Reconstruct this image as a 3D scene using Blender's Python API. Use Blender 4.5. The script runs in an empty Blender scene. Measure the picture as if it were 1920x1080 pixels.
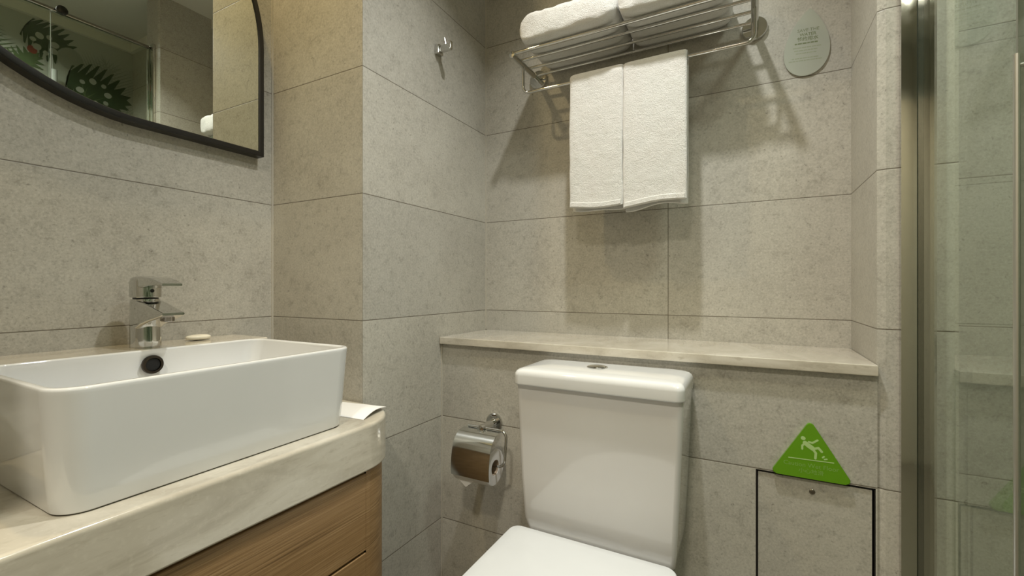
import bpy, bmesh, math, random
from mathutils import Vector, Matrix, noise
random.seed(7)
sc = bpy.context.scene
C = sc.collection
PI = math.pi

# ------------------------------------------------------------------ room measures (metres)
XL, XC, XR = -1.140, -0.804, 0.2113          # left wall, pier side, niche right cheek
YC, YB, YN, YS = 0.7615, 1.067, 1.3157, 1.2325   # pier front, lower wall, niche back, shower back
XP, XG, XS = 0.3245, 0.27, 0.88              # pilaster right side, shower glass, shower side wall
YR, ZC = -1.15, 2.35                         # rear wall, ceiling

# ------------------------------------------------------------------ camera
cam_d = bpy.data.cameras.new('camera'); cam = bpy.data.objects.new('camera', cam_d); C.objects.link(cam)
cam_d.sensor_width = 36.0; cam_d.lens = 837.87/1920*36.0
cam_d.shift_y = -2.4/1920; cam_d.clip_start = 0.01
cam.location = (0, 0, 0.98); cam.rotation_euler = (PI/2, 0, math.radians(28.078))
sc.camera = cam

# ------------------------------------------------------------------ world and lamps
w = bpy.data.worlds.new('world'); sc.world = w; w.use_nodes = True
w.node_tree.nodes['Background'].inputs[0].default_value = (0.02, 0.02, 0.018, 1)
w.node_tree.nodes['Background'].inputs[1].default_value = 0.2
DOWN = [  # x, y, power, colour, radius, beam spread
    (-0.22, 0.715, 5.2, (1.0, 1.0, 0.96), 0.026, 110),
    (-0.94, 0.40, 3.4, (1.0, 0.78, 0.42), 0.03, 170),
    (-0.10, -0.55, 11.0, (1.0, 0.92, 0.76), 0.10, 134),  # unseen fill light added to lift the niche and lower walls
    (0.47, 0.49, 6.0, (0.97, 1.0, 0.95), 0.12, 140),  # unseen lamp added to brighten the vanity front, pier side and shower
]
for i, (x, y, p, col, r, spr) in enumerate(DOWN):
    ld = bpy.data.lights.new('downlight_or_fill_lamp', 'AREA'); ld.shape = 'DISK'; ld.size = 2*r
    ld.energy = p; ld.color = col; ld.spread = math.radians(spr)
    lo = bpy.data.objects.new('downlight_or_fill_lamp', ld); C.objects.link(lo); lo.location = (x, y, ZC-0.016)
sc.view_settings.view_transform = 'Standard'; sc.view_settings.look = 'None'
sc.view_settings.exposure = 0.47; sc.view_settings.gamma = 1.0
sc.view_settings.use_curve_mapping = False

# ------------------------------------------------------------------ materials
class NT:
    def __init__(s, name):
        s.m = bpy.data.materials.new(name); s.m.use_nodes = True
        s.t = s.m.node_tree; s.n = s.t.nodes; s.b = s.n['Principled BSDF']; s.out = s.n['Material Output']
    def put(s, v, sock):
        if isinstance(v, bpy.types.NodeSocket): s.t.links.new(v, sock)
        elif v is not None: sock.default_value = v
    def math(s, op, a, b=None, c=None):
        n = s.n.new('ShaderNodeMath'); n.operation = op
        for i, v in enumerate((a, b, c)):
            if v is not None: s.put(v, n.inputs[i])
        return n.outputs[0]
    def noise(s, vec, scale, detail=3, rough=.55, dist=0):
        n = s.n.new('ShaderNodeTexNoise'); s.put(vec, n.inputs['Vector'])
        n.inputs['Scale'].default_value = scale; n.inputs['Detail'].default_value = detail
        n.inputs['Roughness'].default_value = rough; n.inputs['Distortion'].default_value = dist
        return n.outputs['Fac']
    def ramp(s, fac, stops):
        n = s.n.new('ShaderNodeValToRGB'); s.put(fac, n.inputs[0]); e = n.color_ramp.elements
        while len(e) < len(stops): e.new(.5)
        for q, (p, c) in zip(e, stops):
            q.position = p; q.color = (*c, 1) if len(c) == 3 else c
        return n.outputs[0]
    def mix(s, fac, a, b, mode='MIX'):
        n = s.n.new('ShaderNodeMix'); n.data_type = 'RGBA'; n.blend_type = mode
        s.put(fac, n.inputs['Factor']); s.put((*a, 1) if isinstance(a, tuple) else a, n.inputs['A'])
        s.put((*b, 1) if isinstance(b, tuple) else b, n.inputs['B'])
        return n.outputs['Result']
    def maprange(s, v, a, b, c, d):
        n = s.n.new('ShaderNodeMapRange'); s.put(v, n.inputs[0])
        for i, q in enumerate((a, b, c, d)): n.inputs[i+1].default_value = q
        return n.outputs[0]
    def pos(s):
        return s.n.new('ShaderNodeNewGeometry').outputs['Position']
    def mapping(s, vec, scale=(1, 1, 1), rot=(0, 0, 0)):
        n = s.n.new('ShaderNodeMapping'); s.put(vec, n.inputs[0]); n.inputs['Scale'].default_value = scale
        n.inputs['Rotation'].default_value = rot
        return n.outputs[0]
    def bump(s, h, strength, dist=.002):
        n = s.n.new('ShaderNodeBump'); n.inputs['Strength'].default_value = strength
        n.inputs['Distance'].default_value = dist; s.put(h, n.inputs['Height'])
        s.t.links.new(n.outputs[0], s.b.inputs['Normal'])
    def set(s, **k):
        for q, v in k.items():
            v = (*v, 1) if isinstance(v, tuple) and len(v) == 3 and q in ('Base_Color', 'Coat_Tint', 'Emission_Color') else v
            s.put(v, s.b.inputs[q.replace('_', ' ')])
        return s

def plain(name, col, rough=.4, metal=0, coat=0, **k):
    m = NT(name); m.set(Base_Color=col, Roughness=rough, Metallic=metal, Coat_Weight=coat, **k)
    p = m.pos()
    # faint procedural unevenness so that no surface is perfectly flat
    f = m.noise(p, 35, 2); m.put(m.maprange(f, .3, .7, max(0, rough-.02), rough+.02), m.b.inputs['Roughness'])
    return m.m

def tile(name, axis, h0, width=.6, tone=(1.18, 1.225, 1.29), joints=True):
    m = NT(name); p = m.pos()
    sep = m.n.new('ShaderNodeSeparateXYZ'); m.put(p, sep.inputs[0])
    v = sep.outputs[2]; h = sep.outputs[1 if axis == 'X' else 0]
    rv = m.math('DIVIDE', v, .3); rh = m.math('DIVIDE', m.math('SUBTRACT', h, h0), width)
    iv, ih = m.math('FLOOR', rv), m.math('FLOOR', rh)
    fv, fh = m.math('FRACT', rv), m.math('FRACT', rh)
    wn = m.n.new('ShaderNodeTexWhiteNoise'); wn.noise_dimensions = '2D'
    cb = m.n.new('ShaderNodeCombineXYZ'); m.put(iv, cb.inputs[0]); m.put(ih, cb.inputs[1]); m.put(cb.outputs[0], wn.inputs['Vector'])
    rnd = wn.outputs['Value']
    # per-tile shift of the print
    off = m.n.new('ShaderNodeVectorMath'); off.operation = 'ADD'
    cb2 = m.n.new('ShaderNodeCombineXYZ'); m.put(m.math('MULTIPLY', rnd, 7.3), cb2.inputs[0]); m.put(m.math('MULTIPLY', rnd, 3.1), cb2.inputs[1]); m.put(m.math('MULTIPLY', rnd, 5.7), cb2.inputs[2])
    m.put(p, off.inputs[0]); m.put(cb2.outputs[0], off.inputs[1]); q = off.outputs[0]
    cloud = m.noise(q, 5, 4, .6, .3)
    mid = m.noise(q, 46, 5, .72, .3)
    fine = m.noise(q, 210, 3, .75)
    pits = m.noise(q, 105, 3, .7, .5)
    base = m.ramp(cloud, [(.3, (.325, .297, .248)), (.5, (.365, .337, .283)), (.72, (.41, .382, .325))])
    base = m.mix(m.maprange(mid, .35, .68, 0, .55), base, (.455, .42, .35))
    base = m.mix(m.maprange(mid, .44, .28, 0, .6), base, (.245, .22, .178))
    base = m.mix(m.maprange(fine, .52, .72, 0, .55), base, (.54, .505, .43))
    base = m.mix(m.maprange(fine, .47, .28, 0, .6), base, (.22, .20, .16))
    base = m.mix(m.math('MULTIPLY', m.maprange(pits, .35, .27, 0, .8), m.maprange(rnd, 0, 1, .35, 1)), base, (.13, .115, .09))
    base = m.mix(1.0, base, m.ramp(rnd, [(0, (.95, .95, .95)), (1, (1.05, 1.045, 1.03))]), 'MULTIPLY')
    base = m.mix(1.0, base, tone, 'MULTIPLY')
    if joints:
        dv = m.math('MULTIPLY', m.math('SUBTRACT', .5, m.math('ABSOLUTE', m.math('SUBTRACT', fv, .5))), .3)
        dh = m.math('MULTIPLY', m.math('SUBTRACT', .5, m.math('ABSOLUTE', m.math('SUBTRACT', fh, .5))), width)
        d = m.math('MINIMUM', dv, dh)
        j = m.maprange(d, .0006, .0013, 1, 0)
        base = m.mix(j, base, (.15, .13, .10))
        hgt = m.math('ADD', m.math('MULTIPLY', m.maprange(d, 0, .002, 0, 1), 1.0), m.math('MULTIPLY', mid, .12))
        m.bump(hgt, .35, .001)
    else:
        m.bump(mid, .12, .001)
    m.set(Base_Color=base, Roughness=m.maprange(mid, .3, .7, .36, .5), Specular_IOR_Level=.4)
    return m.m

T_LEFT = tile('tile_left', 'X', YC-1.2, 1.2)
T_PIERF = tile('tile_pier_front', 'Y', XC-.6)
T_PIERS = tile('tile_pier_side', 'X', YC+.62, 1.4)
T_NICHE = tile('tile_niche', 'Y', XC)
T_LOWER = tile('tile_lower', 'Y', -2.0, 5)
T_CHEEK = tile('tile_cheek', 'X', YB-.2, .9)
T_SHOWER = tile('tile_shower', 'Y', XP+.001, .9)
T_REAR = tile('tile_rear', 'Y', -1.3)
T_FLOOR = tile('tile_floor', 'X', .1, .6, tone=(.72, .72, .72))
T_PANEL = tile('tile_panel', 'Y', 5, 20, joints=False)

def stone(name, light=1.0):
    m = NT(name); p = m.pos()
    q = m.mapping(p, (1.6, 1.0, 3.5)); n1 = m.noise(q, 5, 5, .6, .8); n2 = m.noise(m.mapping(p, (3, 1.2, 6)), 22, 4, .65, .4)
    n3 = m.noise(p, 120, 2)
    col = m.ramp(n1, [(.3, (.47*light, .425*light, .345*light)), (.5, (.60*light, .555*light, .465*light)), (.68, (.69*light, .65*light, .565*light))])
    col = m.mix(m.maprange(n2, .56, .72, 0, .5), col, (.42*light, .37*light, .29*light))
    col = m.mix(m.maprange(n3, .55, .75, 0, .25), col, (.74*light, .70*light, .60*light))
    m.set(Base_Color=col, Roughness=m.maprange(n2, .3, .7, .10, .18), Coat_Weight=.35, Coat_Roughness=.06)
    return m.m
STONE = stone('cream_stone'); SHELF_STONE = stone('shelf_stone', .93)

def wood():
    m = NT('walnut_veneer'); p = m.pos()
    n0 = m.noise(m.mapping(p, (1, 1.1, 9)), 3.0, 3, .5, .5)
    g = m.noise(m.mapping(p, (20, 1.5, 130)), 3.2, 4, .62, .25)
    f = m.noise(m.mapping(p, (60, 6, 420)), 2.6, 3, .6)
    col = m.ramp(g, [(.28, (.13, .072, .028)), (.45, (.27, .162, .070)), (.58, (.37, .235, .112)), (.75, (.50, .34, .18))])
    col = m.mix(m.maprange(n0, .35, .65, 0, .5), col, (.31, .185, .08))
    col = m.mix(m.maprange(f, .56, .7, 0, .5), col, (.17, .095, .04))
    m.set(Base_Color=col, Roughness=.42); m.bump(g, .2, .0006)
    return m.m
WOOD = wood()

def terry():
    m = NT('white_terry'); p = m.pos()
    a = m.noise(p, 420, 3, .75); b = m.noise(p, 70, 3, .6); l = m.noise(p, 12, 2)
    col = m.mix(m.maprange(l, .4, .65, 0, .35), (.84, .835, .80), (.85, .81, .775))
    col = m.mix(m.maprange(a, .5, .3, 0, .45), col, (.62, .60, .54))
    m.set(Base_Color=col, Roughness=.95, Sheen_Weight=.25, Sheen_Roughness=.6)
    m.bump(m.math('ADD', m.math('MULTIPLY', a, .8), m.math('MULTIPLY', b, .8)), .9, .004)
    return m.m
TERRY = terry()

def ceramic(name, col, rough=.07):
    m = NT(name); p = m.pos(); f = m.noise(p, 18, 2)
    m.set(Base_Color=m.mix(m.maprange(f, .3, .7, 0, 1), col, tuple(c*.985 for c in col)), Roughness=rough, Coat_Weight=.5, Coat_Roughness=.03)
    return m.m
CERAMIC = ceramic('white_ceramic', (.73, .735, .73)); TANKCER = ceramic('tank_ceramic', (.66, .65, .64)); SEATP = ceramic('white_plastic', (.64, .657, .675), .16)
CHROME = plain('chrome', (.64, .64, .62), .06, 1)
CHROME_SATIN = plain('chrome_cover', (.78, .79, .78), .12, 1)
DARKCH = plain('dark_chrome', (.30, .28, .25), .12, 1)
BLACK = plain('black_metal_and_gap_shade', (.012, .011, .010), .35)
BLACKHOLE = plain('black_void', (.004, .004, .004), .8)
MIRROR = plain('mirror_silver', (.80, .83, .76), 0.0, 1); MIRROR.node_tree.nodes['Principled BSDF'].inputs['Roughness'].default_value = 0
for l in list(MIRROR.node_tree.links):
    if l.to_socket.name == 'Roughness': MIRROR.node_tree.links.remove(l)
PAPER = plain('white_paper', (.86, .85, .84), .8)
CARD = plain('cardboard', (.42, .33, .24), .9)
SOAP = plain('soap', (.85, .80, .66), .35)
PAINT = plain('ceiling_paint', (.62, .61, .54), .8)
CORNICE = plain('cornice_paint', (.66, .64, .56), .6)
CAULK = plain('caulk', (.50, .47, .40), .6)
DOORP = plain('door_paint', (.55, .47, .36), .5)
RUBBER = plain('grey_gasket', (.035, .04, .03), .5)
ACRYL = plain('frosted_white_acrylic', (.40, .42, .355), .35)
GREENINK = plain('green_ink', (.17, .20, .105), .5)
PALEINK = plain('pale_green_ink', (.31, .345, .24), .5)
GREEN = plain('green_acrylic', (.12, .31, .006), .18, coat=.4)
PICTO = plain('pale_green_print', (.42, .60, .24), .4)
PICTO2 = plain('faint_green_print', (.20, .36, .07), .4)
LEAF1 = plain('leaf_dark', (.030, .055, .018), .6); LEAF2 = plain('leaf_mid', (.085, .125, .05), .6); LEAF3 = plain('leaf_grey', (.30, .31, .27), .6)
REDBUD = plain('flower_red', (.25, .05, .03), .6)
MURALW = plain('mural_white', (.40, .41, .365), .5)

def glass():
    m = NT('shower_glass'); t = m.t
    m.n.remove(m.b)
    lw = m.n.new('ShaderNodeLayerWeight'); lw.inputs[0].default_value = .5
    r = m.math('ADD', m.math('MULTIPLY', m.math('POWER', lw.outputs['Facing'], 5), .96), .04)
    tr = m.n.new('ShaderNodeBsdfTransparent'); tr.inputs[0].default_value = (.905, .935, .885, 1)
    gl = m.n.new('ShaderNodeBsdfGlossy'); gl.inputs['Roughness'].default_value = 0.0; gl.inputs[0].default_value = (.95, 1, .95, 1)
    mx = m.n.new('ShaderNodeMixShader'); m.put(r, mx.inputs[0]); t.links.new(tr.outputs[0], mx.inputs[1]); t.links.new(gl.outputs[0], mx.inputs[2])
    t.links.new(mx.outputs[0], m.out.inputs[0])
    return m.m
GLASS = glass()

# ------------------------------------------------------------------ mesh helpers
def obj(name, bm, mat, parent=None, smooth=35, kind=None, label=None):
    me = bpy.data.meshes.new(name)
    bmesh.ops.recalc_face_normals(bm, faces=bm.faces)
    bm.to_mesh(me); bm.free()
    for m in (mat if isinstance(mat, (list, tuple)) else [mat]): me.materials.append(m)
    o = bpy.data.objects.new(name, me); C.objects.link(o)
    if smooth:
        me.polygons.foreach_set('use_smooth', [True]*len(me.polygons)); me.set_sharp_from_angle(angle=math.radians(smooth))
        if smooth < 75:
            wn = o.modifiers.new('weighted', 'WEIGHTED_NORMAL'); wn.keep_sharp = True
    if parent:
        o.parent = parent; o.matrix_parent_inverse = Matrix.Translation(parent.location).inverted()
    if kind: o['kind'] = kind
    if label: o['label'] = label
    return o
def thing(name, label, cat, loc=(0, 0, 0), group=None):
    o = bpy.data.objects.new(name, None); C.objects.link(o); o.location = loc; o.empty_display_size = .05
    o['label'] = label; o['category'] = cat
    if group: o['group'] = group
    return o
def tag(o, label, cat, group=None):
    o['label'] = label; o['category'] = cat
    if group: o['group'] = group
    return o
def struct(name, bm, mat, smooth=0):
    return obj(name, bm, mat, None, smooth, 'structure')

def box(bm, x0, x1, y0, y1, z0, z1, bev=0, seg=3):
    r = bmesh.ops.create_cube(bm, size=1)
    vs = r['verts']
    for v in vs:
        v.co = Vector(((x0+x1)/2+v.co.x*(x1-x0), (y0+y1)/2+v.co.y*(y1-y0), (z0+z1)/2+v.co.z*(z1-z0)))
    if bev:
        es = list({e for v in vs for e in v.link_edges})
        bmesh.ops.bevel(bm, geom=es, offset=bev, segments=seg, affect='EDGES', profile=.5)
    return bm
def B(*a, **k):
    return box(bmesh.new(), *a, **k)
def frame_axes(d):
    d = d.normalized(); up = Vector((0, 0, 1)) if abs(d.z) < .9 else Vector((1, 0, 0))
    a = d.cross(up).normalized(); return a, d.cross(a).normalized()
def rings(bm, rs, cap0=True, cap1=True, closed=True):
    L = [[bm.verts.new(p) for p in r] for r in rs]
    n = len(L[0])
    for a, b in zip(L, L[1:]):
        for i in range(n if closed else n-1):
            j = (i+1) % n; bm.faces.new((a[i], a[j], b[j], b[i]))
    if cap0: bm.faces.new(L[0][::-1])
    if cap1: bm.faces.new(L[-1])
    return L
def tube(bm, pts, r, n=14, caps=True):
    pts = [Vector(p) for p in pts]; rs = r if isinstance(r, (list, tuple)) else [r]*len(pts)
    out = []; a = None
    for i, p in enumerate(pts):
        d = (pts[min(i+1, len(pts)-1)]-pts[max(i-1, 0)]).normalized()
        if a is None: a, b = frame_axes(d)
        else:
            a = (a - d*a.dot(d)).normalized(); b = d.cross(a).normalized()
        out.append([p + (a*math.cos(2*PI*k/n)+b*math.sin(2*PI*k/n))*rs[i] for k in range(n)])
    rings(bm, out, caps, caps); return bm
def arc_path(pts, r, seg=8):
    pts = [Vector(p) for p in pts]; out = [pts[0]]
    for a, b, c in zip(pts, pts[1:], pts[2:]):
        d1, d2 = (a-b).normalized(), (c-b).normalized(); ang = d1.angle(d2); t = r/math.tan(ang/2)
        p0, p1 = b+d1*t, b+d2*t
        ctr = b + (d1+d2).normalized()*(r/math.sin(ang/2))
        v0, v1 = p0-ctr, p1-ctr; th = v0.angle(v1)
        for k in range(seg+1):
            s = k/seg; out.append(ctr + (v0*math.sin((1-s)*th)+v1*math.sin(s*th))/math.sin(th))
    out.append(pts[-1]); return out
def lathe(bm, org, axis, prof, n=32, caps=True):
    org = Vector(org); axis = Vector(axis).normalized(); a, b = frame_axes(axis)
    rs = [[org+axis*h+(a*math.cos(2*PI*k/n)+b*math.sin(2*PI*k/n))*max(r, 1e-5) for k in range(n)] for r, h in prof]
    rings(bm, rs, caps, caps); return bm
def rrect(x0, x1, y0, y1, r, n=6):
    rr = r if isinstance(r, (list, tuple)) else [r]*4
    P = []
    for (cx, cy, a0), q in zip(((x1, y1, 0), (x0, y1, 90), (x0, y0, 180), (x1, y0, 270)), rr):
        q = max(q, 1e-4)
        ox = cx - q if cx == x1 else cx + q; oy = cy - q if cy == y1 else cy + q
        for k in range(n+1):
            a = math.radians(a0+90*k/n); P.append((ox+q*math.cos(a), oy+q*math.sin(a)))
    return P
def prism(bm, poly, f0, f1, bev=0, seg=2):
    """poly: list of 2-D points, f0/f1 map a point to 3-D at the two ends"""
    L = rings(bm, [[f0(*p) for p in poly], [f1(*p) for p in poly]])
    if bev:
        bm.edges.ensure_lookup_table()
        es = [e for e in bm.edges if (all(v in set(L[1]) for v in e.verts))]
        bmesh.ops.bevel(bm, geom=es, offset=bev, segments=seg, affect='EDGES')
    return bm

# ------------------------------------------------------------------ the setting
struct('floor', B(XL-.1, XS+.1, YR-.1, 1.45, -.1, 0), T_FLOOR)
struct('ceiling', B(XL-.1, XS+.1, YR-.1, 1.45, ZC, ZC+.1), PAINT)
struct('wall_left', B(XL-.1, XL, YR-.1, YC+.1, 0, ZC), T_LEFT)
# pier: front face and side face are tiled separately
bm = bmesh.new(); box(bm, XL, XC, YC, 1.45, 0, ZC)
for f in bm.faces: f.material_index = 1 if abs(f.normal.x) > .5 else 0
struct('wall_pier', bm, [T_PIERF, T_PIERS])
struct('wall_light_block', B(XL, -.665, YR, .0595, 0, ZC), T_REAR)  # unseen wall added to keep entry light off the basin's left side
struct('wall_back', B(XC, XR, YN, 1.45, .60, ZC), T_NICHE)
# lower wall with the opening of the access panel cut out of it
PX0, PX1, PZ0, PZ1 = .0099, .2087, .24, .5985
bm = bmesh.new()
box(bm, XC, PX0, YB, YN+.02, 0, .8125); box(bm, PX0, PX1, YB, YN+.02, PZ1, .8125); box(bm, PX0, PX1, YB, YN+.02, 0, PZ0)
box(bm, PX1, XR, YB, YN+.02, 0, .8125)
struct('wall_lower', bm, T_LOWER)
# pilaster between niche and shower, its left arris eased
bm = bmesh.new()
poly = [(XR, YN+.02), (XR, YB+.005), (XR+.0125, YB), (XP, YB), (XP, YN+.02)]
prism(bm, poly, lambda x, y: (x, y, 0), lambda x, y: (x, y, ZC))
bm.normal_update()
for f in bm.faces: f.material_index = 1 if abs(f.normal.x) > .8 else 0
struct('wall_pilaster', bm, [T_LOWER, T_CHEEK])
struct('wall_shower', B(XP, XS+.1, YS, 1.45, 0, ZC), T_SHOWER)
struct('wall_right', B(XS, XS+.1, YR-.1, YS, 0, ZC), T_CHEEK)
struct('wall_rear', B(XL, XS, YR-.1, YR, 0, ZC), T_REAR)
# caulked inner corners
for i, (x, y, z0, z1) in enumerate(((XL+.0015, YC-.0015, .0, ZC), (XC+.0015, YN-.0015, .835, ZC), (XC+.0015, YB-.0015, 0, .811))):
    struct('trim_%d' % (i+1), B(x-.0018, x+.0018, y-.0018, y+.0018, z0, z1), CAULK)
# cornice round the ceiling
bm = bmesh.new(); h = .045
box(bm, XC, XR, YN-.02, YN, ZC-h, ZC); box(bm, XS-.02, XS, YR, YS, ZC-h, ZC); box(bm, XP, XS-.02, YS-.02, YS, ZC-h, ZC)
struct('trim_4', bm, CORNICE)
# door in the rear wall, behind the camera
dr = struct('door_1', B(-.55, .20, YR, YR+.03, 0, 2.02, bev=.003), DOORP)
bm = bmesh.new(); lathe(bm, (.13, YR+.03, 1.0), (0, 1, 0), [(.024, 0), (.024, .008), (.009, .01), (.009, .05), (0, .05)]); tube(bm, [(.13, YR+.075, 1.0), (.01, YR+.075, 1.0)], .009)
obj('door_handle', bm, CHROME, dr)
# baseboard under the rear wall tiles is left as tile; recessed lamps in the ceiling, the entry and shower ones added as fill
for (x, y, p, col, r, spr), lab in zip(DOWN, ('round chrome ceiling downlight above the toilet', 'round chrome ceiling downlight above the basin', 'added fill light built as a round ceiling downlight above the entry, behind the photographer', 'added fill light built as a round ceiling downlight inside the shower')):
    t = thing('downlight_or_fill', lab, 'ceiling light', (x, y, ZC), 'ceiling downlights')
    bm = bmesh.new(); lathe(bm, (x, y, ZC), (0, 0, -1), [(r+.004, 0), (r+.018, 0), (r+.018, .006), (r+.012, .009), (r+.004, .009), (r+.004, .0)], 40, caps=False); obj('trim_ring', bm, CHROME, t)
    bm = bmesh.new(); lathe(bm, (x, y, ZC), (0, 0, -1), [(0, 0), (r+.003, 0), (r+.003, .004), (0, .004)], 40); obj('reflector', bm, PAINT, t)

# ------------------------------------------------------------------ stone ledge shelf over the lower wall
bm = bmesh.new(); box(bm, XC+.001, XR-.0005, YB-.014, YN-.0005, .8125, .8335, bev=.0025, seg=2)
tag(obj('stone_shelf', bm, SHELF_STONE), 'long cream stone shelf above the toilet tank, along the back wall', 'shelf')

# ------------------------------------------------------------------ vanity
ZT, ZB = .708, .6165
VX, VY0, VR = -.665, .060, .115
def vanity_outline(d=0, back=XL+.0005):
    P = [(back, VY0), (VX-d, VY0)]
    cx, cy, r = VX-VR, YC-.0005-VR, VR-d
    for k in range(17):
        a = PI/2*k/16; P.append((cx+r*math.cos(a), cy+r*math.sin(a)))
    P.append((back, cy+r)); return P
bm = bmesh.new()
lv = [(.002, ZB), (0, ZB+.002), (0, ZB+.004), (0, ZT-.008), (0, ZT-.006), (.0006, ZT-.0035), (.002, ZT-.0016), (.0038, ZT-.0004), (.006, ZT), (.008, ZT)]
rings(bm, [[(x, y, z) for x, y in vanity_outline(d)] for d, z in lv])
tag(obj('vanity_countertop', bm, STONE, smooth=50), 'thick cream stone countertop with rounded corner under the white basin', 'countertop')
bm = B(XL+.0005, -1.006, VY0, .661, ZT, .861, bev=.003)
tag(obj('faucet_ledge', bm, STONE), 'raised cream stone ledge between the basin and left wall, carrying the faucet', 'ledge')
# cabinet
cab = thing('vanity_cabinet', 'wood veneer vanity cabinet with drawers under the stone countertop', 'cabinet', (-.9, .38, 0))
d = .008; cx, cy, r = VX-VR, YC-.0005-VR, VR-d
def cab_poly(front, y1):
    P = [(XL+.0005, VY0+.01), (front, VY0+.01), (front, y1), (VX-d, y1)]
    for k in range(17):
        a = PI/2*k/16; P.append((cx+r*math.cos(a), cy+r*math.sin(a)))
    P.append((XL+.0005, cy+r)); return P
bm = bmesh.new(); prism(bm, cab_poly(-.694, .6565), lambda x, y: (x, y, .10), lambda x, y: (x, y, ZB-.0005)); bm.normal_update()
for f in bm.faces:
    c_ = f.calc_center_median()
    if (abs(f.normal.x) > .9 and -.70 < c_.x < -.69) or (abs(f.normal.y) > .9 and abs(c_.y-.6565) < .001): f.material_index = 1  # gap faces painted black to stand in for shade between drawers and stile
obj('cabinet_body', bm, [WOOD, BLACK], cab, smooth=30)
bm = B(XL+.0005, -.75, VY0+.03, YC-.05, 0, .10); obj('plinth', bm, BLACK, cab)
for z0, z1 in ((.4565, .6095), (.105, .4520)):
    obj('drawer_front', B(-.6935, -.6735, VY0+.012, .6480, z0, z1, bev=.0012, seg=1), WOOD, cab)

# ------------------------------------------------------------------ basin
bas = thing('vessel_basin', 'white rectangular ceramic vessel basin on the cream countertop', 'basin', (-.85, .42, ZT))
bx0, bx1, by0, by1, zt = -1.0055, -.693, .198, .637, .862
bm = bmesh.new(); rs = []
def ring(ins, z, r): rs.append([(x, y, z) for x, y in rrect(bx0+ins*(.15 if ins < .02 and z < zt-.02 else 1), bx1-ins, by0+ins, by1-ins, max(r, .004), 8)])
ring(.014, ZT+.0005, .030); ring(.011, ZT+.003, .032); ring(.008, ZT+.03, .034); ring(.003, zt-.05, .036); ring(.0005, zt-.008, .036)
ring(.0, zt-.004, .036); ring(.0008, zt-.0012, .035); ring(.0025, zt, .034); ring(.0075, zt, .030); ring(.0095, zt-.0012, .029); ring(.0105, zt-.004, .028)
ring(.014, zt-.04, .030); ring(.024, zt-.10, .034); ring(.030, zt-.115, .036); ring(.045, zt-.122, .036); ring(.09, zt-.126, .03)
rings(bm, rs); obj('bowl', bm, CERAMIC, bas, smooth=60)
ox, oy, oz = -.9945, .4245, .8335
bm = bmesh.new(); lathe(bm, (ox, oy, oz), (1, 0, 0), [(.0115, -.002), (.0175, -.002), (.0175, .002), (.0165, .0038), (.0125, .0038), (.0115, .002), (.0115, -.002)], 36, caps=False); ovr = obj('overflow_ring', bm, plain('black_chrome', (.07, .06, .05), .12, 1), bas, label='dark chrome overflow ring')
bm = bmesh.new(); lathe(bm, (ox, oy, oz), (1, 0, 0), [(0, -.001), (.0115, -.001), (.0115, .0012), (0, .0012)], 28); obj('overflow_hole', bm, BLACKHOLE, bas)
bm = bmesh.new(); lathe(bm, (-.85, .4245, zt-.1265), (0, 0, 1), [(0, 0), (.03, 0), (.03, .003), (.025, .005), (.022, .004), (.018, .009), (0, .011)], 32); obj('drain', bm, CHROME, bas)

# ------------------------------------------------------------------ faucet
fau = thing('basin_faucet', 'chrome single lever basin faucet on the stone ledge behind the basin', 'faucet', (-1.06, .44, .861))
fy = .441
def sect_h(x0, x1, hw, z, r): return [(x, y, z) for x, y in rrect(x0, x1, fy-hw, fy+hw, r, 6)]
def sect_v(x, hw, z0, z1, r): return [(x, y, z) for y, z in rrect(fy-hw, fy+hw, z0, z1, r, 4)]
bm = bmesh.new()
rings(bm, [sect_h(-1.0865, -1.0345, .0245, .8612, .0235), sect_h(-1.0865, -1.0345, .0245, .8640, .0235), sect_h(-1.0865, -1.0360, .0238, .90, .0225), sect_h(-1.0865, -1.0365, .0232, .950, .0215), sect_h(-1.0855, -1.0375, .0222, .9555, .0205)])
rings(bm, [sect_v(-1.070, .0215, .893, .9535, .006), sect_v(-1.045, .0228, .898, .9535, .006), sect_v(-1.030, .0225, .905, .9505, .006), sect_v(-1.005, .0215, .9125, .9440, .005), sect_v(-.980, .0205, .9185, .9375, .004), sect_v(-.962, .0195, .9235, .9330, .003), sect_v(-.955, .0185, .9265, .9310, .002)])
obj('body', bm, CHROME, fau, smooth=50)
bm = bmesh.new(); lathe(bm, (-.977, fy, .9215), (-.12, 0, -1), [(0, -.004), (.0115, -.004), (.0115, .0055), (.0105, .0068), (.0085, .0068), (.008, .004), (0, .004)], 28); obj('aerator', bm, DARKCH, fau)
bm = bmesh.new()
rings(bm, [sect_h(-1.0855, -1.0355, .0228, .9590, .0195), sect_h(-1.0862, -1.0348, .0235, .9605, .0195), sect_h(-1.0862, -1.0348, .0235, .988, .0195), sect_h(-1.0845, -1.0365, .022, .9955, .0185), sect_h(-1.0790, -1.0420, .018, .9995, .015), sect_h(-1.07, -1.05, .010, 1.0010, .009)])
rings(bm, [sect_v(-1.065, .0185, .976, .9998, .004), sect_v(-1.035, .0205, .978, .9998, .004), sect_v(-1.005, .0200, .9820, .9975, .003), sect_v(-.980, .0185, .9830, .9925, .002), sect_v(-.959, .0165, .9815, .9860, .0015)])
obj('lever_handle', bm, CHROME, fau, smooth=50)
bm = bmesh.new(); lathe(bm, (-1.0352, fy, .972), (1, 0, 0), [(0, -.002), (.0035, -.002), (.0035, .0012), (0, .0012)], 16); obj('indicator_plug', bm, BLACK, fau)
bm = bmesh.new(); lathe(bm, (-1.060, fy, .9555), (0, 0, 1), [(0, 0), (.0205, 0), (.0205, .0035), (0, .0035)], 28); obj('collar', bm, BLACK, fau)

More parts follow.
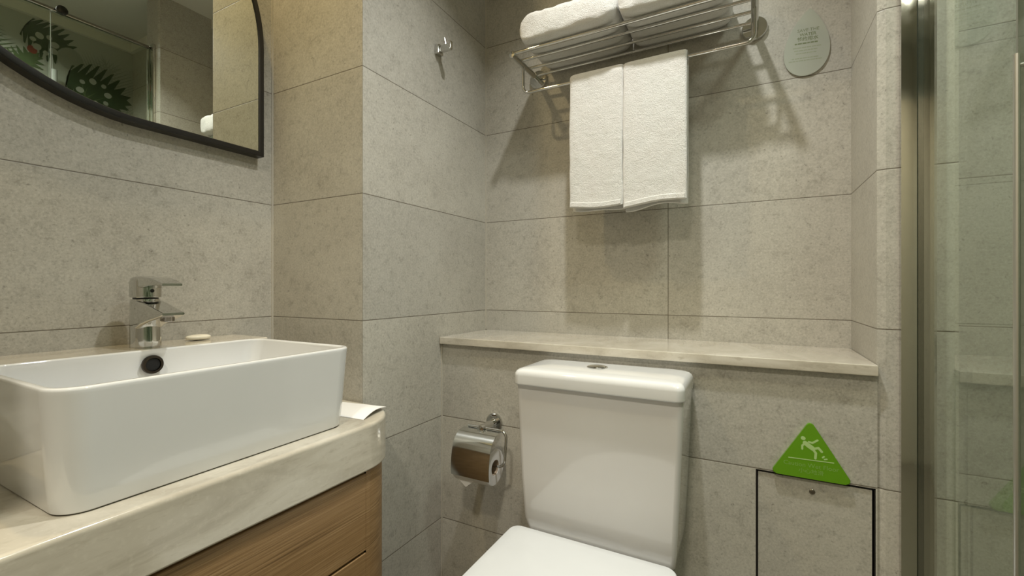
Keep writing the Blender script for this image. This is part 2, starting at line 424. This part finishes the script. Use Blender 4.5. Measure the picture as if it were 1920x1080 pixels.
# soap and paper
bm = bmesh.new(); bmesh.ops.create_uvsphere(bm, u_segments=28, v_segments=14, radius=1)
for v in bm.verts:
    x, y, z = v.co; s = lambda q, e: math.copysign(abs(q)**e, q)
    v.co = Vector((-1.088+.017*x, .551+.025*y, .8672+.0060*s(z, .6)))
tag(obj('soap_bar', bm, SOAP, smooth=80), 'small oval cream soap bar lying on the stone ledge right of the faucet', 'soap')
bm = bmesh.new(); n = 14; rr = []
for j in range(n+1):
    t = j/n; row = []
    for i in range(n+1):
        s = i/n
        x = -.845+.150*s - .02*t; y = .652+.085*t + .008*s
        z = ZT+.0012+.0065*math.sin(PI*t)*(.35+.65*s) + .004*s*t
        row.append((x, y, z))
    rr.append(row)
top = [[bm.verts.new(p) for p in r] for r in rr]; bot = [[bm.verts.new((p[0], p[1], p[2]-.0009)) for p in r] for r in rr]
for j in range(n):
    for i in range(n):
        bm.faces.new((top[j][i], top[j][i+1], top[j+1][i+1], top[j+1][i])); bm.faces.new((bot[j][i], bot[j+1][i], bot[j+1][i+1], bot[j][i+1]))
for k in range(n):
    bm.faces.new((top[0][k], bot[0][k], bot[0][k+1], top[0][k+1])); bm.faces.new((top[n][k], top[n][k+1], bot[n][k+1], bot[n][k]))
    bm.faces.new((top[k][0], top[k+1][0], bot[k+1][0], bot[k][0])); bm.faces.new((top[k][n], bot[k][n], bot[k+1][n], top[k+1][n]))
tag(obj('paper_sheet', bm, PAPER, smooth=40), 'curled white sheet of paper on the countertop end right of the basin', 'paper')

# ------------------------------------------------------------------ mirror (x is its facing)
mir = thing('wall_mirror', 'black framed round mirror with one square corner on the left wall', 'mirror', (XL, .4, 1.33))
def mir_outline(g):
    """inner edge grown by g; square corner at the lower right"""
    P = [(.707+g, 1.328-g)]
    def arc(cy, cz, r, a0, a1, n):
        for k in range(n+1):
            a = math.radians(a0+(a1-a0)*k/n); P.append((cy+(r+g)*math.cos(a), cz+(r+g)*math.sin(a)))
    arc(.327, 1.593, .38, 0, 90, 28)
    arc(.330, 1.723, .25, 90, 180, 18)
    arc(.460, 1.708, .38, 180, 270, 28)
    return P
bm = bmesh.new()
def mring(g, x): return [(x, y, z) for y, z in mir_outline(g)]
rings(bm, [mring(.0125, XL+.0005), mring(.0125, -1.1125), mring(.0105, -1.111), mring(.001, -1.111), mring(0, -1.112), mring(0, -1.1155)], False, False)
obj('frame', bm, BLACK, mir, smooth=40)
bm = bmesh.new(); rings(bm, [mring(.004, -1.121), mring(.004, -1.1145)]); obj('mirror_glass', bm, MIRROR, mir, smooth=0)

# ------------------------------------------------------------------ toilet
toi = thing('toilet', 'white close coupled toilet with closed lid below the stone shelf', 'toilet', (-.292, .8, 0))
tx = -.2925
def loft(levels, n=8):
    bm = bmesh.new(); rings(bm, [[(x, y, z) for x, y in rrect(x0, x1, y0, y1, r, n)] for (x0, x1, y0, y1, r, z) in levels]); return bm
def tl(hw, yf, z, r=.011): return (tx-hw, tx+hw, yf, 1.056, [.012, .012, r, r], z)
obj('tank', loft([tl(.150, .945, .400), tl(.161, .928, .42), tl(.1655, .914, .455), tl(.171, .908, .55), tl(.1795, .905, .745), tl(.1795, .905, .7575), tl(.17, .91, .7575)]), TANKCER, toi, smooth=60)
def ll(i, z): return (tx-.183+i, tx+.183-i, .8935+i, 1.060-i*.4, [.018, .018, .016, .016], z)
lidb = loft([ll(.004, .7585), ll(.001, .7600), ll(0, .7625), ll(0, .780), ll(.0008, .785), ll(.0035, .790), ll(.008, .7932), ll(.014, .7948), ll(.03, .7965), ll(.06, .7972)])
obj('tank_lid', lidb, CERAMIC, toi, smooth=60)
bm = bmesh.new(); lathe(bm, (-.3065, .985, .7962), (0, 0, 1), [(0, -.003), (.0235, -.003), (.0235, .0022), (.0215, .0034), (.0175, .0030), (.0165, .0040), (.012, .0052), (0, .0056)], 40); fb = obj('flush_button', bm, CHROME, toi, label='round chrome flush button')
def dshape(hw, y0, y1, r0, n=40, pw=2.3):
    """flat back at y1 with rounded corners, superellipse front reaching y0"""
    P = []
    ymid = y0+(y1-y0)*.52
    for (cx, a0) in ((tx+hw-r0, 0), (tx-hw+r0, 90)):
        for k in range(7):
            a = math.radians(a0+90*k/6); P.append((cx+r0*math.cos(a), y1-r0+r0*math.sin(a)))
    for k in range(n+1):
        a = PI+PI*k/n; c, s = math.cos(a), math.sin(a)
        P.append((tx+hw*math.copysign(abs(c)**(2/pw), c), ymid+(ymid-y0)*math.copysign(abs(s)**(2/pw), s)))
    return P
def dl(bm, lev, **k): rings(bm, [[(x, y, z) for x, y in dshape(hw, y0, y1, r)] for hw, y0, y1, r, z in lev]); return bm
obj('seat_lid', dl(bmesh.new(), [(.170, .452, .878, .020, .4385), (.1735, .447, .882, .022, .441), (.1750, .445, .8835, .023, .446), (.1740, .446, .8825, .023, .450), (.1705, .450, .879, .02, .4528), (.150, .475, .862, .02, .4545), (.10, .53, .81, .02, .4555)]), SEATP, toi, smooth=50)
obj('seat', dl(bmesh.new(), [(.172, .450, .872, .02, .4185), (.175, .447, .875, .022, .422), (.175, .447, .875, .022, .434), (.171, .451, .871, .02, .4375)]), SEATP, toi, smooth=50)
bm = bmesh.new()
rings(bm, [[(x, y, z) for x, y in dshape(hw, y0, y1, .02)] for hw, y0, y1, z in ((.115, .56, 1.03, 0), (.113, .555, 1.03, .03), (.108, .55, 1.03, .12), (.122, .52, 1.02, .22), (.152, .47, .97, .32), (.168, .452, .925, .38), (.170, .45, .92, .4175), (.165, .46, .915, .4185))])
box(bm, tx-.125, tx+.125, .86, 1.045, .02, .3995, bev=.012)
bowl = obj('bowl', bm, CERAMIC, toi, smooth=60)
for s in (-1, 1):
    bm = bmesh.new(); tube(bm, [(tx+s*.075-.018, .888, .432), (tx+s*.075+.018, .888, .432)], .010); box(bm, tx+s*.075-.012, tx+s*.075+.012, .876, .90, .4, .432, bev=.002, seg=1); obj('hinge', bm, CHROME, toi)

# ------------------------------------------------------------------ paper holder and roll
rx, ry, rz = -.6355, .990, .5205      # roll centre
hx = -.6225
ph = thing('paper_holder', 'chrome toilet paper holder with curved cover on the wall left of the tank', 'toilet paper holder', (hx, YB, .605))
bm = bmesh.new(); lathe(bm, (hx, YB, .6075), (0, -1, 0), [(0, 0), (.0245, 0), (.0245, .006), (.022, .009), (.012, .0095), (.0105, .012), (.0098, .048), (.0105, .060), (.011, .070), (.009, .077), (0, .079)], 36); obj('wall_mount', bm, CHROME, ph)
ym = YB-.064
bm = bmesh.new()
tube(bm, arc_path([(hx-.045, ym, .6085), (hx+.072, ym, .6085), (hx+.072, ry-.0, .5205), (hx-.062, ry, .5205)], .018), .0036, 12); obj('wire_bail', bm, CHROME, ph)
# cover: bent sheet hinged on the wire, curving over the front of the roll
bm = bmesh.new(); th = .0014; sec = []
ctl = [(0, .6050), (-.012, .6050), (-.026, .6025), (-.040, .5945), (-.050, .5830), (-.057, .567), (-.0615, .547), (-.0635, .527), (-.0635, .512), (-.062, .499)]
for (a, b), (c, d_) in zip(ctl, ctl[1:]):
    for k in range(4): sec.append((ym+a+(c-a)*k/4, b+(d_-b)*k/4))
sec.append((ym+ctl[-1][0], ctl[-1][1]))
# smooth the bent sheet
for _ in range(4): sec = [sec[0]]+[((p[0]+2*q[0]+r_[0])/4, (p[1]+2*q[1]+r_[1])/4) for p, q, r_ in zip(sec, sec[1:], sec[2:])]+[sec[-1]]
ax0, ax1 = rx-.044, rx+.069
inner = []
for k, (y, z) in enumerate(sec):
    v = Vector((y-ry, z-rz+.01)).normalized(); inner.append((y-v.x*th, z-v.y*th))
prof = sec+inner[::-1]
rings(bm, [[(ax0, y, z) for y, z in prof], [(ax1, y, z) for y, z in prof]])
obj('cover', bm, CHROME_SATIN, ph, smooth=30, label='curved polished chrome cover plate')
rl = thing('toilet_roll', 'white toilet paper roll hanging in the chrome holder', 'toilet paper', (rx, ry, rz))
bm = bmesh.new(); lathe(bm, (rx-.048, ry, rz-.004), (1, 0, 0), [(.0195, 0), (.0435, 0), (.0455, .002), (.0455, .105), (.0435, .107), (.0195, .107), (.0195, 0)], 48, caps=False); obj('paper', bm, PAPER, rl, smooth=40)
bm = bmesh.new(); lathe(bm, (rx-.047, ry, rz-.004), (1, 0, 0), [(.0178, 0), (.0193, 0), (.0193, .105), (.0178, .105), (.0178, 0)], 32, caps=False); obj('core', bm, CARD, rl)
bm = bmesh.new(); pts = [(rx-.036, ry-.034, .4860), (rx+.016, ry-.034, .4860), (rx-.009, ry-.034, .4660)]
tl_ = [bm.verts.new(p) for p in pts]; t2 = [bm.verts.new((p[0], p[1]+.0012, p[2])) for p in pts]
bm.faces.new(tl_); bm.faces.new(t2[::-1])
for k in range(3): bm.faces.new((tl_[k], t2[k], t2[(k+1) % 3], tl_[(k+1) % 3]))
obj('paper_tail', bm, PAPER, rl, smooth=0, label='folded triangular paper end')

# ------------------------------------------------------------------ robe hook on the pier side
hk = thing('robe_hook', 'small chrome robe hook on the tiled pier left of the towel rack', 'hook', (XC, 1.042, 1.665))
hy, hz = 1.044, 1.668
bm = B(XC+.0003, XC+.014, hy-.0125, hy+.0125, hz-.0165, hz+.0125, bev=.0025); obj('base', bm, CHROME, hk)
bm = bmesh.new(); box(bm, XC+.014, XC+.050, hy-.006, hy+.006, hz-.011, hz+.008, bev=.002); box(bm, XC+.046, XC+.052, hy-.006, hy+.006, hz-.008, hz+.014, bev=.002)
obj('arm', bm, CHROME, hk)
bm = bmesh.new(); tube(bm, [(XC+.031, hy, hz+.006), (XC+.027, hy, hz+.026)], .0035); obj('pin', bm, CHROME, hk)

# ------------------------------------------------------------------ towel rack
RZ = 1.648
rack = thing('towel_rack', 'chrome hotel towel rack with shelf bars and lower rail on the back wall', 'towel rack', (-.296, YN, RZ))
RXa, RXb, RYf = -.602, .0095, 1.1285
for x in (RXa, RXb):
    bm = bmesh.new(); tube(bm, [(x, RYf+.001, RZ-.003), (x, YN-.002, RZ-.003)], .0085, 20); lathe(bm, (x, RYf+.004, RZ-.003), (0, -1, 0), [(.0085, -.004), (.0098, -.002), (.0098, .003), (.008, .005), (0, .0055)], 20)
    a = obj('arm', bm, CHROME, rack)
    bm = bmesh.new(); lathe(bm, (x, YN-.0002, RZ-.003), (0, -1, 0), [(0, 0), (.030, 0), (.030, .007), (.028, .0105), (.012, .011), (0, .011)], 40); obj('rosette', bm, CHROME, rack)
for y, r in ((1.136, .0052), (1.182, .0042), (1.236, .0042), (1.287, .0042)):
    bm = bmesh.new(); tube(bm, [(RXa+.003, y, RZ+.002), (RXb-.003, y, RZ+.002)], r, 14); obj('shelf_bar', bm, CHROME, rack)
RLY, RLZ = 1.200, 1.560
bm = bmesh.new(); tube(bm, arc_path([(RXa, RLY, RZ-.006), (RXa, RLY, RLZ), (RXb, RLY, RLZ), (RXb, RLY, RZ-.006)], .020), .0046, 14); obj('hanging_rail', bm, CHROME, rack)

# ------------------------------------------------------------------ towels
def nz(p, s, seed=0): return noise.noise(Vector((p[0]*s+seed, p[1]*s+seed*1.7, p[2]*s-seed)))
def bath_towel(name, x0, x1, y0, y1, z0, z1, seed, label):
    bm = bmesh.new(); nx, out = 44, []
    for i in range(nx+1):
        s = i/nx; e = abs(2*s-1); k = (1-e**7)**(1/3.2) if e < 1 else 0
        k = max(k, .30)
        x = x0+(x1-x0)*s
        cy, cz = (y0+y1)/2, (z0+z1)/2
        hy_, hz_ = (y1-y0)/2, (z1-z0)/2
        ky = .82+.18*k
        P = []
        for q in range(44):
            a = 2*PI*q/44; c, sn = math.cos(a), math.sin(a)
            yy = cy+hy_*ky*math.copysign(abs(c)**.32, c); zz = cz+hz_*k*math.copysign(abs(sn)**.42, sn)
            if sn < 0: zz = max(zz, z0)
            p = Vector((x, yy, zz)); d = .0042*nz(p, 22, seed)+.0022*nz(p, 60, seed+4)
            top = 1 if sn > -.3 else 0.1
            P.append((x, yy + (d*c if top == 1 else 0), zz+d*1.4*top*max(sn, -.1)))
        out.append(P)
    rings(bm, out)
    o = obj(name, bm, TERRY, smooth=80)
    return tag(o, label, 'towel', 'bath towels on the rack')
tz0 = RZ+.0075
bath_towel('bath_towel', -.574, -.2985, 1.108, 1.3095, tz0, tz0+.088, 3, 'left of the two folded white bath towels on top of the chrome rack')
bath_towel('bath_towel', -.2955, -.040, 1.108, 1.3095, tz0, tz0+.092, 9, 'right of the two folded white bath towels on top of the chrome rack')

def hand_towel(x0, x1, zb, seed, label, slope):
    t = thing('hand_towel', label, 'towel', ((x0+x1)/2, RLY, RLZ), 'hand towels on the rail')
    ro, ri = .0185, .0068
    def section(s, x):
        e = abs(2*s-1); k = (1-e**10)**.5 if e < 1 else 0
        k = .35+.65*k
        o_ = []; nl = 26
        zbf = zb+slope*(s-.5)+.003*math.sin(5*s+seed); zbb = zbf-.0055+.003*math.sin(7*s+2*seed)
        mid = (ro+ri)/2; h = (ro-ri)/2*k
        fo, fi = mid+h, mid-h
        zt_ = RLZ
        # front outer up, arc, back outer down, back inner up, arc, front inner down
        for j in range(nl+1): o_.append((RLY-fo, zbf+(zt_-zbf)*j/nl))
        for j in range(1, 10): a = PI-PI*j/10; o_.append((RLY+fo*math.cos(a), zt_+fo*math.sin(a)))
        for j in range(nl+1): o_.append((RLY+fo, zt_+(zbb-zt_)*j/nl))
        for j in range(nl+1): o_.append((RLY+fi, zbb+(zt_-zbb)*j/nl))
        for j in range(1, 10): a = PI*j/10; o_.append((RLY+fi*math.cos(a), zt_+fi*math.sin(a)))
        for j in range(nl+1): o_.append((RLY-fi, zt_+(zbf-zt_)*j/nl))
        P = []
        for q, (y, z) in enumerate(o_):
            p = Vector((x, y, z)); d = .0022*nz(p, 25, seed)+.0012*nz(p, 70, seed+3)
            w = min(1, max(0, (zt_-z)/.1)); bulge = .006*w*math.sin(PI*min(1, max(0, (zt_-z)/(zt_-zb))))
            if q <= nl: y -= abs(d)+bulge*.6
            elif y > RLY+ri*1.2: y += abs(d)+bulge*.5
            P.append((x+.0015*nz(p, 18, seed+8), y, z))
        return P
    bm = bmesh.new(); n = 36
    rings(bm, [section(i/n, x0+(x1-x0)*i/n) for i in range(n+1)]); obj('towel_body', bm, TERRY, t, smooth=80)
    bm = bmesh.new(); rs2 = []
    for i in range(33):
        s = .03+.94*i/32; x = x0+(x1-x0)*s; z = zb+slope*(s-.5)+.003*math.sin(5*s+seed); y = RLY-ro-.003-.0012*abs(nz((x, 0, 0), 60, seed))
        z -= .001*abs(nz((x, 1, 0), 160, seed))
        rs2.append([(x, y, z+.013), (x, y-.0022, z+.0115), (x, y-.0026, z+.001), (x, y+.002, z-.0015), (x, y+.008, z-.0015), (x, y+.008, z+.013)])
    rings(bm, rs2); obj('hem', bm, TERRY, t, smooth=50)
hand_towel(-.4475, -.2985, 1.199, 2.0, 'left of the two white hand towels hanging from the lower rail', -.002)
hand_towel(-.2975, -.1390, 1.197, 5.0, 'right of the two white hand towels hanging from the lower rail', .010)

# ------------------------------------------------------------------ signs
def text_mesh(name, body, size, loc, parent, mat, depth=.00008, bold=0, rotz=0):
    cu = bpy.data.curves.new(name, 'FONT'); cu.body = body; cu.size = size; cu.align_x = 'CENTER'; cu.align_y = 'CENTER'; cu.extrude = depth; cu.offset = bold; cu.resolution_u = 3
    tmp = bpy.data.objects.new(name, cu); C.objects.link(tmp)
    dg = bpy.context.evaluated_depsgraph_get(); me = bpy.data.meshes.new_from_object(tmp.evaluated_get(dg))
    bpy.data.objects.remove(tmp); bpy.data.curves.remove(cu)
    me.transform(Matrix.Translation(loc) @ Matrix.Rotation(rotz, 4, 'Y') @ Matrix.Rotation(PI/2, 4, 'X'))
    me.materials.clear(); me.materials.append(mat); me.name = name
    o = bpy.data.objects.new(name, me); C.objects.link(o); o.parent = parent; o.matrix_parent_inverse = Matrix.Translation(parent.location).inverted()
    return o
# white water-drop plate
dx, dz = .1215, 1.5555
dr_ = thing('drop_sign', 'white water drop shaped sign with green lettering high on the back wall', 'sign', (dx, YN, dz))
tilt = math.radians(4)
P = []
R0 = .0552; zt_ = .1085
for k in range(61):
    u = k/60; a = 2*PI*u      # 0 at the tip
    yv = zt_-(zt_+R0)*(1-math.cos(a))/2
    xv = R0*1.065*math.sin(a)*(abs(math.sin(a/2))**.75)
    P.append((xv, yv))
P = P[:-1]
P = [(x*math.cos(tilt)+z*math.sin(tilt), -x*math.sin(tilt)+z*math.cos(tilt)) for x, z in P]
bm = bmesh.new(); prism(bm, P, lambda x, z: (dx+x, YN-.0004, dz+z), lambda x, z: (dx+x, YN-.0044, dz+z), bev=.0006, seg=1); obj('plate', bm, ACRYL, dr_, smooth=30)
def dp(x, z): return (dx+x*math.cos(tilt)+z*math.sin(tilt), YN-.00447, dz-x*math.sin(tilt)+z*math.cos(tilt))
text_mesh('lettering', 'SAVE THE', .0105, dp(0, .056), dr_, GREENINK, rotz=tilt); text_mesh('lettering', 'WATER', .0100, dp(0, .0455), dr_, GREENINK, bold=.0002, rotz=tilt)
text_mesh('lettering', '节约用水', .0112, dp(0, .0345), dr_, GREENINK, bold=.0002, rotz=tilt)
bm = bmesh.new()
def dash_row(z, x0, x1, h, seed):
    rnd = random.Random(seed); x = x0
    while x < x1-.004:
        wd = rnd.uniform(.004, .010); p = [dp(x, z-h/2), dp(min(x+wd, x1), z-h/2), dp(min(x+wd, x1), z+h/2), dp(x, z+h/2)]
        rings(bm, [[(a, YN-.00452, c) for a, b, c in p], [(a, YN-.0040, c) for a, b, c in p]]); x += wd+.0012
dash_row(.0245, -.026, .026, .0034, 1); obj('small_print', bm, GREENINK, dr_, smooth=0)
bm = bmesh.new()
for i, (z, hw) in enumerate(((.0145, .029), (.0075, .026), (.0005, .022), (-.0115, .030), (-.0175, .036))): dash_row(z, -hw, hw, .0022, 5+i)
obj('small_print', bm, PALEINK, dr_, smooth=0)

# green slip warning triangle
ts = thing('wet_floor_sign', 'green triangular wet floor warning sign above the access panel', 'sign', (.1045, YB, .640))
A_ = [Vector((.1050, .7155)), Vector((.0345, .5985)), Vector((.1752, .5985))]
P = []
for i in range(3):
    a, b, c = A_[i-1], A_[i], A_[(i+1) % 3]; r = .0075
    d1, d2 = (a-b).normalized(), (c-b).normalized(); ang = d1.angle(d2); t = r/math.tan(ang/2); ctr = b+(d1+d2).normalized()*(r/math.sin(ang/2))
    v0, v1 = b+d1*t-ctr, b+d2*t-ctr; th_ = v0.angle(v1)
    for k in range(9):
        s = k/8; q = ctr+(v0*math.sin((1-s)*th_)+v1*math.sin(s*th_))/math.sin(th_); P.append((q.x, q.y))
bm = bmesh.new(); prism(bm, P, lambda x, z: (x, YB-.0004, z), lambda x, z: (x, YB-.0064, z), bev=.0012, seg=2); obj('plate', bm, GREEN, ts, smooth=30)
# pictogram: falling figure, ground line, drops.  u,v measured from the enlarged photograph
def sp(u, v):   # pixel of the 1440x1080 enlargement -> picture pixel -> wall plane
    px, py = 1380+u/4.5, 760+v/4.5
    k = (px-960)/837.87; c_, s_ = math.cos(math.radians(28.078)), math.sin(math.radians(28.078))
    dd = YB/(s_*k+c_); return ((c_*k-s_)*dd, .98-(py-537.6)/837.87*dd)
bm = bmesh.new(); yf = YB-.00648
def stroke(pts, r):
    global yf
    yf -= .00001
    q = [sp(*p) for p in pts]
    for (a, b) in zip(q, q[1:]):
        yf -= .00001
        a, b = Vector(a), Vector(b); d = (b-a).normalized(); nn = Vector((-d.y, d.x))
        pl = []
        for k in range(9): an = PI/2+PI*k/8; pl.append(a+(d*math.cos(an)+nn*math.sin(an))*r)
        for k in range(9): an = -PI/2+PI*k/8; pl.append(b+(d*math.cos(an)+nn*math.sin(an))*r)
        rings(bm, [[(p.x, yf, p.y) for p in pl], [(p.x, yf+.0002, p.y) for p in pl]])
U = .00045
stroke([(562, 268), (566, 270)], 8.2*U)
stroke([(585, 312), (640, 352)], 9.0*U); stroke([(580, 308), (612, 335), (645, 358)], 9.0*U)
stroke([(578, 312), (556, 330), (556, 358)], 4.0*U)
stroke([(612, 300), (640, 310), (684, 288)], 4.0*U)
stroke([(650, 360), (692, 352), (720, 384)], 4.8*U)
stroke([(645, 362), (670, 395), (666, 438)], 4.8*U)
stroke([(728, 432), (738, 424)], 3.4*U); stroke([(744, 448), (762, 446)], 3.0*U)
stroke([(442, 428), (820, 478)], 1.9*U)
obj('pictogram', bm, PICTO, ts, smooth=0)
x_, z_ = sp(626, 502); text_mesh('lettering', 'Caution Wet Floor', .0118, (x_, YB-.00646, z_), ts, PICTO2, rotz=0)
x_, z_ = sp(630, 553); text_mesh('lettering', '小心地滑', .0105, (x_, YB-.00646, z_), ts, PICTO2, rotz=0)

# ------------------------------------------------------------------ access panel
ap = thing('access_panel', 'square tiled access panel in the lower wall under the green sign', 'panel', ((PX0+PX1)/2, YB, .42))
bm = bmesh.new(); box(bm, PX0, PX1, YB+.022, YB+.030, PZ0, PZ1)
fr = .002
box(bm, PX0+.0001, PX0+fr, YB+.0006, YB+.022, PZ0, PZ1); box(bm, PX1-fr, PX1-.0001, YB+.0006, YB+.022, PZ0, PZ1); box(bm, PX0, PX1, YB+.0006, YB+.022, PZ1-fr, PZ1-.0001); box(bm, PX0, PX1, YB+.0006, YB+.022, PZ0+.0001, PZ0+fr)
obj('frame', bm, BLACK, ap, smooth=0)
obj('panel_tile', B(PX0+.0042, PX1-.0046, YB+.003, YB+.020, PZ0+.004, PZ1-.0052, bev=.0006, seg=1), T_PANEL, ap)
bm = bmesh.new(); lathe(bm, (.1088, YB+.003, .5705), (0, -1, 0), [(0, -.002), (.0052, -.002), (.0052, .0012), (.0044, .002), (.0025, .002), (.002, .0005), (0, .0005)], 24); obj('lock', bm, DARKCH, ap)

# ------------------------------------------------------------------ shower screen
ss = thing('shower_screen', 'clear glass shower screen with chrome wall channel at the right', 'shower screen', (XG, .5, 0))
obj('fixed_pane', B(XG-.004, XG+.004, .722, YB-.010, .02, 2.10), GLASS, ss, smooth=0)
obj('door_pane', B(XG-.004, XG+.004, -.55, .712, .02, 2.10), GLASS, ss, smooth=0)
for x0, x1 in ((.2432, .2652), (.2748, .2925)):
    bm = bmesh.new(); P = [(x0, YB-.0008), (x0, YB-.010)]
    for k in range(13):
        a = k/12; P.append((x0+(x1-x0)*a, YB-.0118-.00015*math.sin(PI*a)))
    P += [(x1, YB-.010), (x1, YB-.0008)]
    prism(bm, P, lambda x, y: (x, y, 0.0), lambda x, y: (x, y, 2.12)); obj('wall_channel', bm, CHROME, ss, smooth=30)
obj('gasket', B(XG-.0048, XG+.0048, YB-.0095, YB-.0008, .005, 2.10), RUBBER, ss, smooth=0)
obj('edge_seal', B(XG-.0036, XG+.0036, .7160, .7185, .02, 2.095, bev=.001, seg=1), plain('clear_seal', (.20, .21, .18), .25), ss)
bm = bmesh.new(); tube(bm, [(XG-.0095, .700, .42), (XG-.0095, .700, 1.238)], .0030, 14)
for z in (.47, 1.225): tube(bm, [(XG-.0042, .700, z), (XG-.0095, .700, z)], .0025, 10)
obj('door_handle', bm, plain('satin_steel', (.62, .62, .58), .35, 1), ss)
obj('header_rail', B(XG-.008, XG+.008, -.55, YB-.014, 2.100, 2.112, bev=.002, seg=1), DARKCH, ss)
for y in (.745, .10):
    bm = bmesh.new(); lathe(bm, (XG-.012, y, 2.108), (-1, 0, 0), [(.018, 0), (.018, .012), (.012, .016), (0, .016)], 24); obj('roller', bm, BLACK, ss)

# shower slide bar on the mural wall
sb = thing('shower_bar', 'white vertical shower bar in front of the leaf mural', 'shower bar', (XS-.05, .889, 1.0))
bm = bmesh.new(); tube(bm, [(XS-.05, .889, 1.0), (XS-.05, .889, 2.06)], .013); obj('pole', bm, SEATP, sb)
for z in (1.05, 2.02):
    bm = bmesh.new(); tube(bm, [(XS-.0062, .889, z), (XS-.05, .889, z)], .008); obj('bracket', bm, CHROME, sb)

# ------------------------------------------------------------------ leaf mural on the shower side wall
mu = thing('leaf_mural', 'tropical leaf mural on the shower side wall, seen in the mirror', 'mural', (XS, .5, 1.2))
obj('mural_sheet', B(XS-.0016, XS-.0002, YR+.02, YS-.001, .0, 2.30), MURALW, mu, smooth=0)
def monstera(n=9):
    """outline of a split leaf, unit height, stem at the origin"""
    P = [(0, 0)]
    side = []
    for k in range(n):
        t = (k+.5)/n; wv = .52*math.sin(PI*min(1, t*.88+.10))**.75
        z = t*.98-.10*(1-t)
        side.append((wv*.96, z-.030+.10)); side.append((wv*1.02, z+.012+.10)); side.append((wv*.40, z+.028+.02))
    P += side+[(0, 1.08)]+[(-x, z) for x, z in reversed(side)]
    return P
def palm(n=11):
    P = [(0, 0)]; side = []
    for k in range(n):
        t = (k+.3)/n; L = .62*math.sin(PI*min(1, .25+t*.75))
        side.append((.02, t)); side.append((L, t+.20)); side.append((.018, t+.045))
    return P+side+[(0, 1.2)]+[(-x, z) for x, z in reversed(side)]
def blob(n=20):
    return [(.42*math.cos(2*PI*k/n)*(1+.1*math.cos(4*PI*k/n)), .5+.5*math.sin(2*PI*k/n)) for k in range(n)]
LM = [LEAF1, LEAF2, LEAF3, REDBUD, MURALW]
bm = bmesh.new()
def put_leaf(shape, y, z, size, ang, mi, lift):
    c_, s_ = math.cos(ang), math.sin(ang)
    vs = [bm.verts.new((XS-.0016-lift, y+size*(p*c_-q*s_), z+size*(p*s_+q*c_))) for p, q in shape]
    f = bm.faces.new(vs); f.material_index = mi
    r = bmesh.ops.extrude_face_region(bm, geom=[f]); 
    for v in [g for g in r['geom'] if isinstance(g, bmesh.types.BMVert)]: v.co.x -= .0003
lift = .0003
rnd = random.Random(21)
spots = []
for gy in range(9):
    for gz in range(8):
        spots.append((-.45+gy*.21+rnd.uniform(-.06, .06), .25+gz*.27+rnd.uniform(-.06, .06)))
rnd.shuffle(spots)
for k, (y, z) in enumerate(spots):
    if .5 < y and z > 1.75: continue
    kind = k % 5; size = rnd.uniform(.26, .40); ang = rnd.uniform(-1.9, 1.9)
    if z+size*1.2*math.cos(ang) > 2.27: ang += PI if z > 2.0 else 0
    if z > 1.95: size *= .7
    shp = [monstera(), palm(), blob(14), monstera(7), palm(14)][kind]; mi = [0, 1, 2, 0, 2][kind] if k % 7 else 1
    ys = [y+size*(p*math.cos(ang)-q*math.sin(ang)) for p, q in shp]; zs = [z+size*(p*math.sin(ang)+q*math.cos(ang)) for p, q in shp]
    if max(ys) > YS-.01 or max(zs) > 2.29 or min(zs) < .02 or min(ys) < YR+.04: 
        size *= .5
        ys = [y+size*(p*math.cos(ang)-q*math.sin(ang)) for p, q in shp]; zs = [z+size*(p*math.sin(ang)+q*math.cos(ang)) for p, q in shp]
        if max(ys) > YS-.01 or max(zs) > 2.29 or min(zs) < .02: continue
    lift += .00003
    put_leaf(shp, y, z, size, ang, mi, lift)
for shp, y, z, size, ang, mi in ((palm(14), 1.17, 2.02, .20, .35, 2), (palm(16), 1.00, 2.06, .19, -.9, 2), (palm(14), 1.19, 1.86, .20, .5, 2),
        (palm(13), .60, 2.10, .17, -.5, 0), (palm(13), .70, 1.98, .20, .2, 1), (monstera(9), .80, 2.25, .20, -2.0, 0), (monstera(8), .93, 2.255, .13, 2.6, 0),
        (monstera(7), .76, 2.03, .13, -.7, 1), (blob(16), .965, 2.10, .115, 0, 2), (monstera(9), .95, 2.06, .26, -1.75, 0), (monstera(8), .98, 1.93, .23, -1.2, 0),
        (palm(9), 1.06, 1.80, .22, .2, 1), (blob(14), .835, 2.125, .04, .5, 3), (monstera(8), .62, 1.78, .25, .2, 1), (monstera(8), .85, 1.72, .22, -.3, 0)):
    lift += .00003
    put_leaf(shp, y, z, size, ang, mi, lift)
for cy_, cz_, n_, r_, a0 in ((.87, 2.19, 7, .055, .3), (1.06, 2.02, 8, .075, .1), (.70, 1.95, 6, .05, .6), (1.02, 1.90, 7, .06, .2)):
    for q in range(n_):
        a = a0+2*PI*q/n_; lift += .00003
        put_leaf(blob(12), cy_+r_*math.cos(a), cz_+r_*math.sin(a), .024 if q % 2 else .034, a+PI/2, 4, lift)
bm.normal_update()
obj('leaf_print', bm, LM, mu, smooth=0)
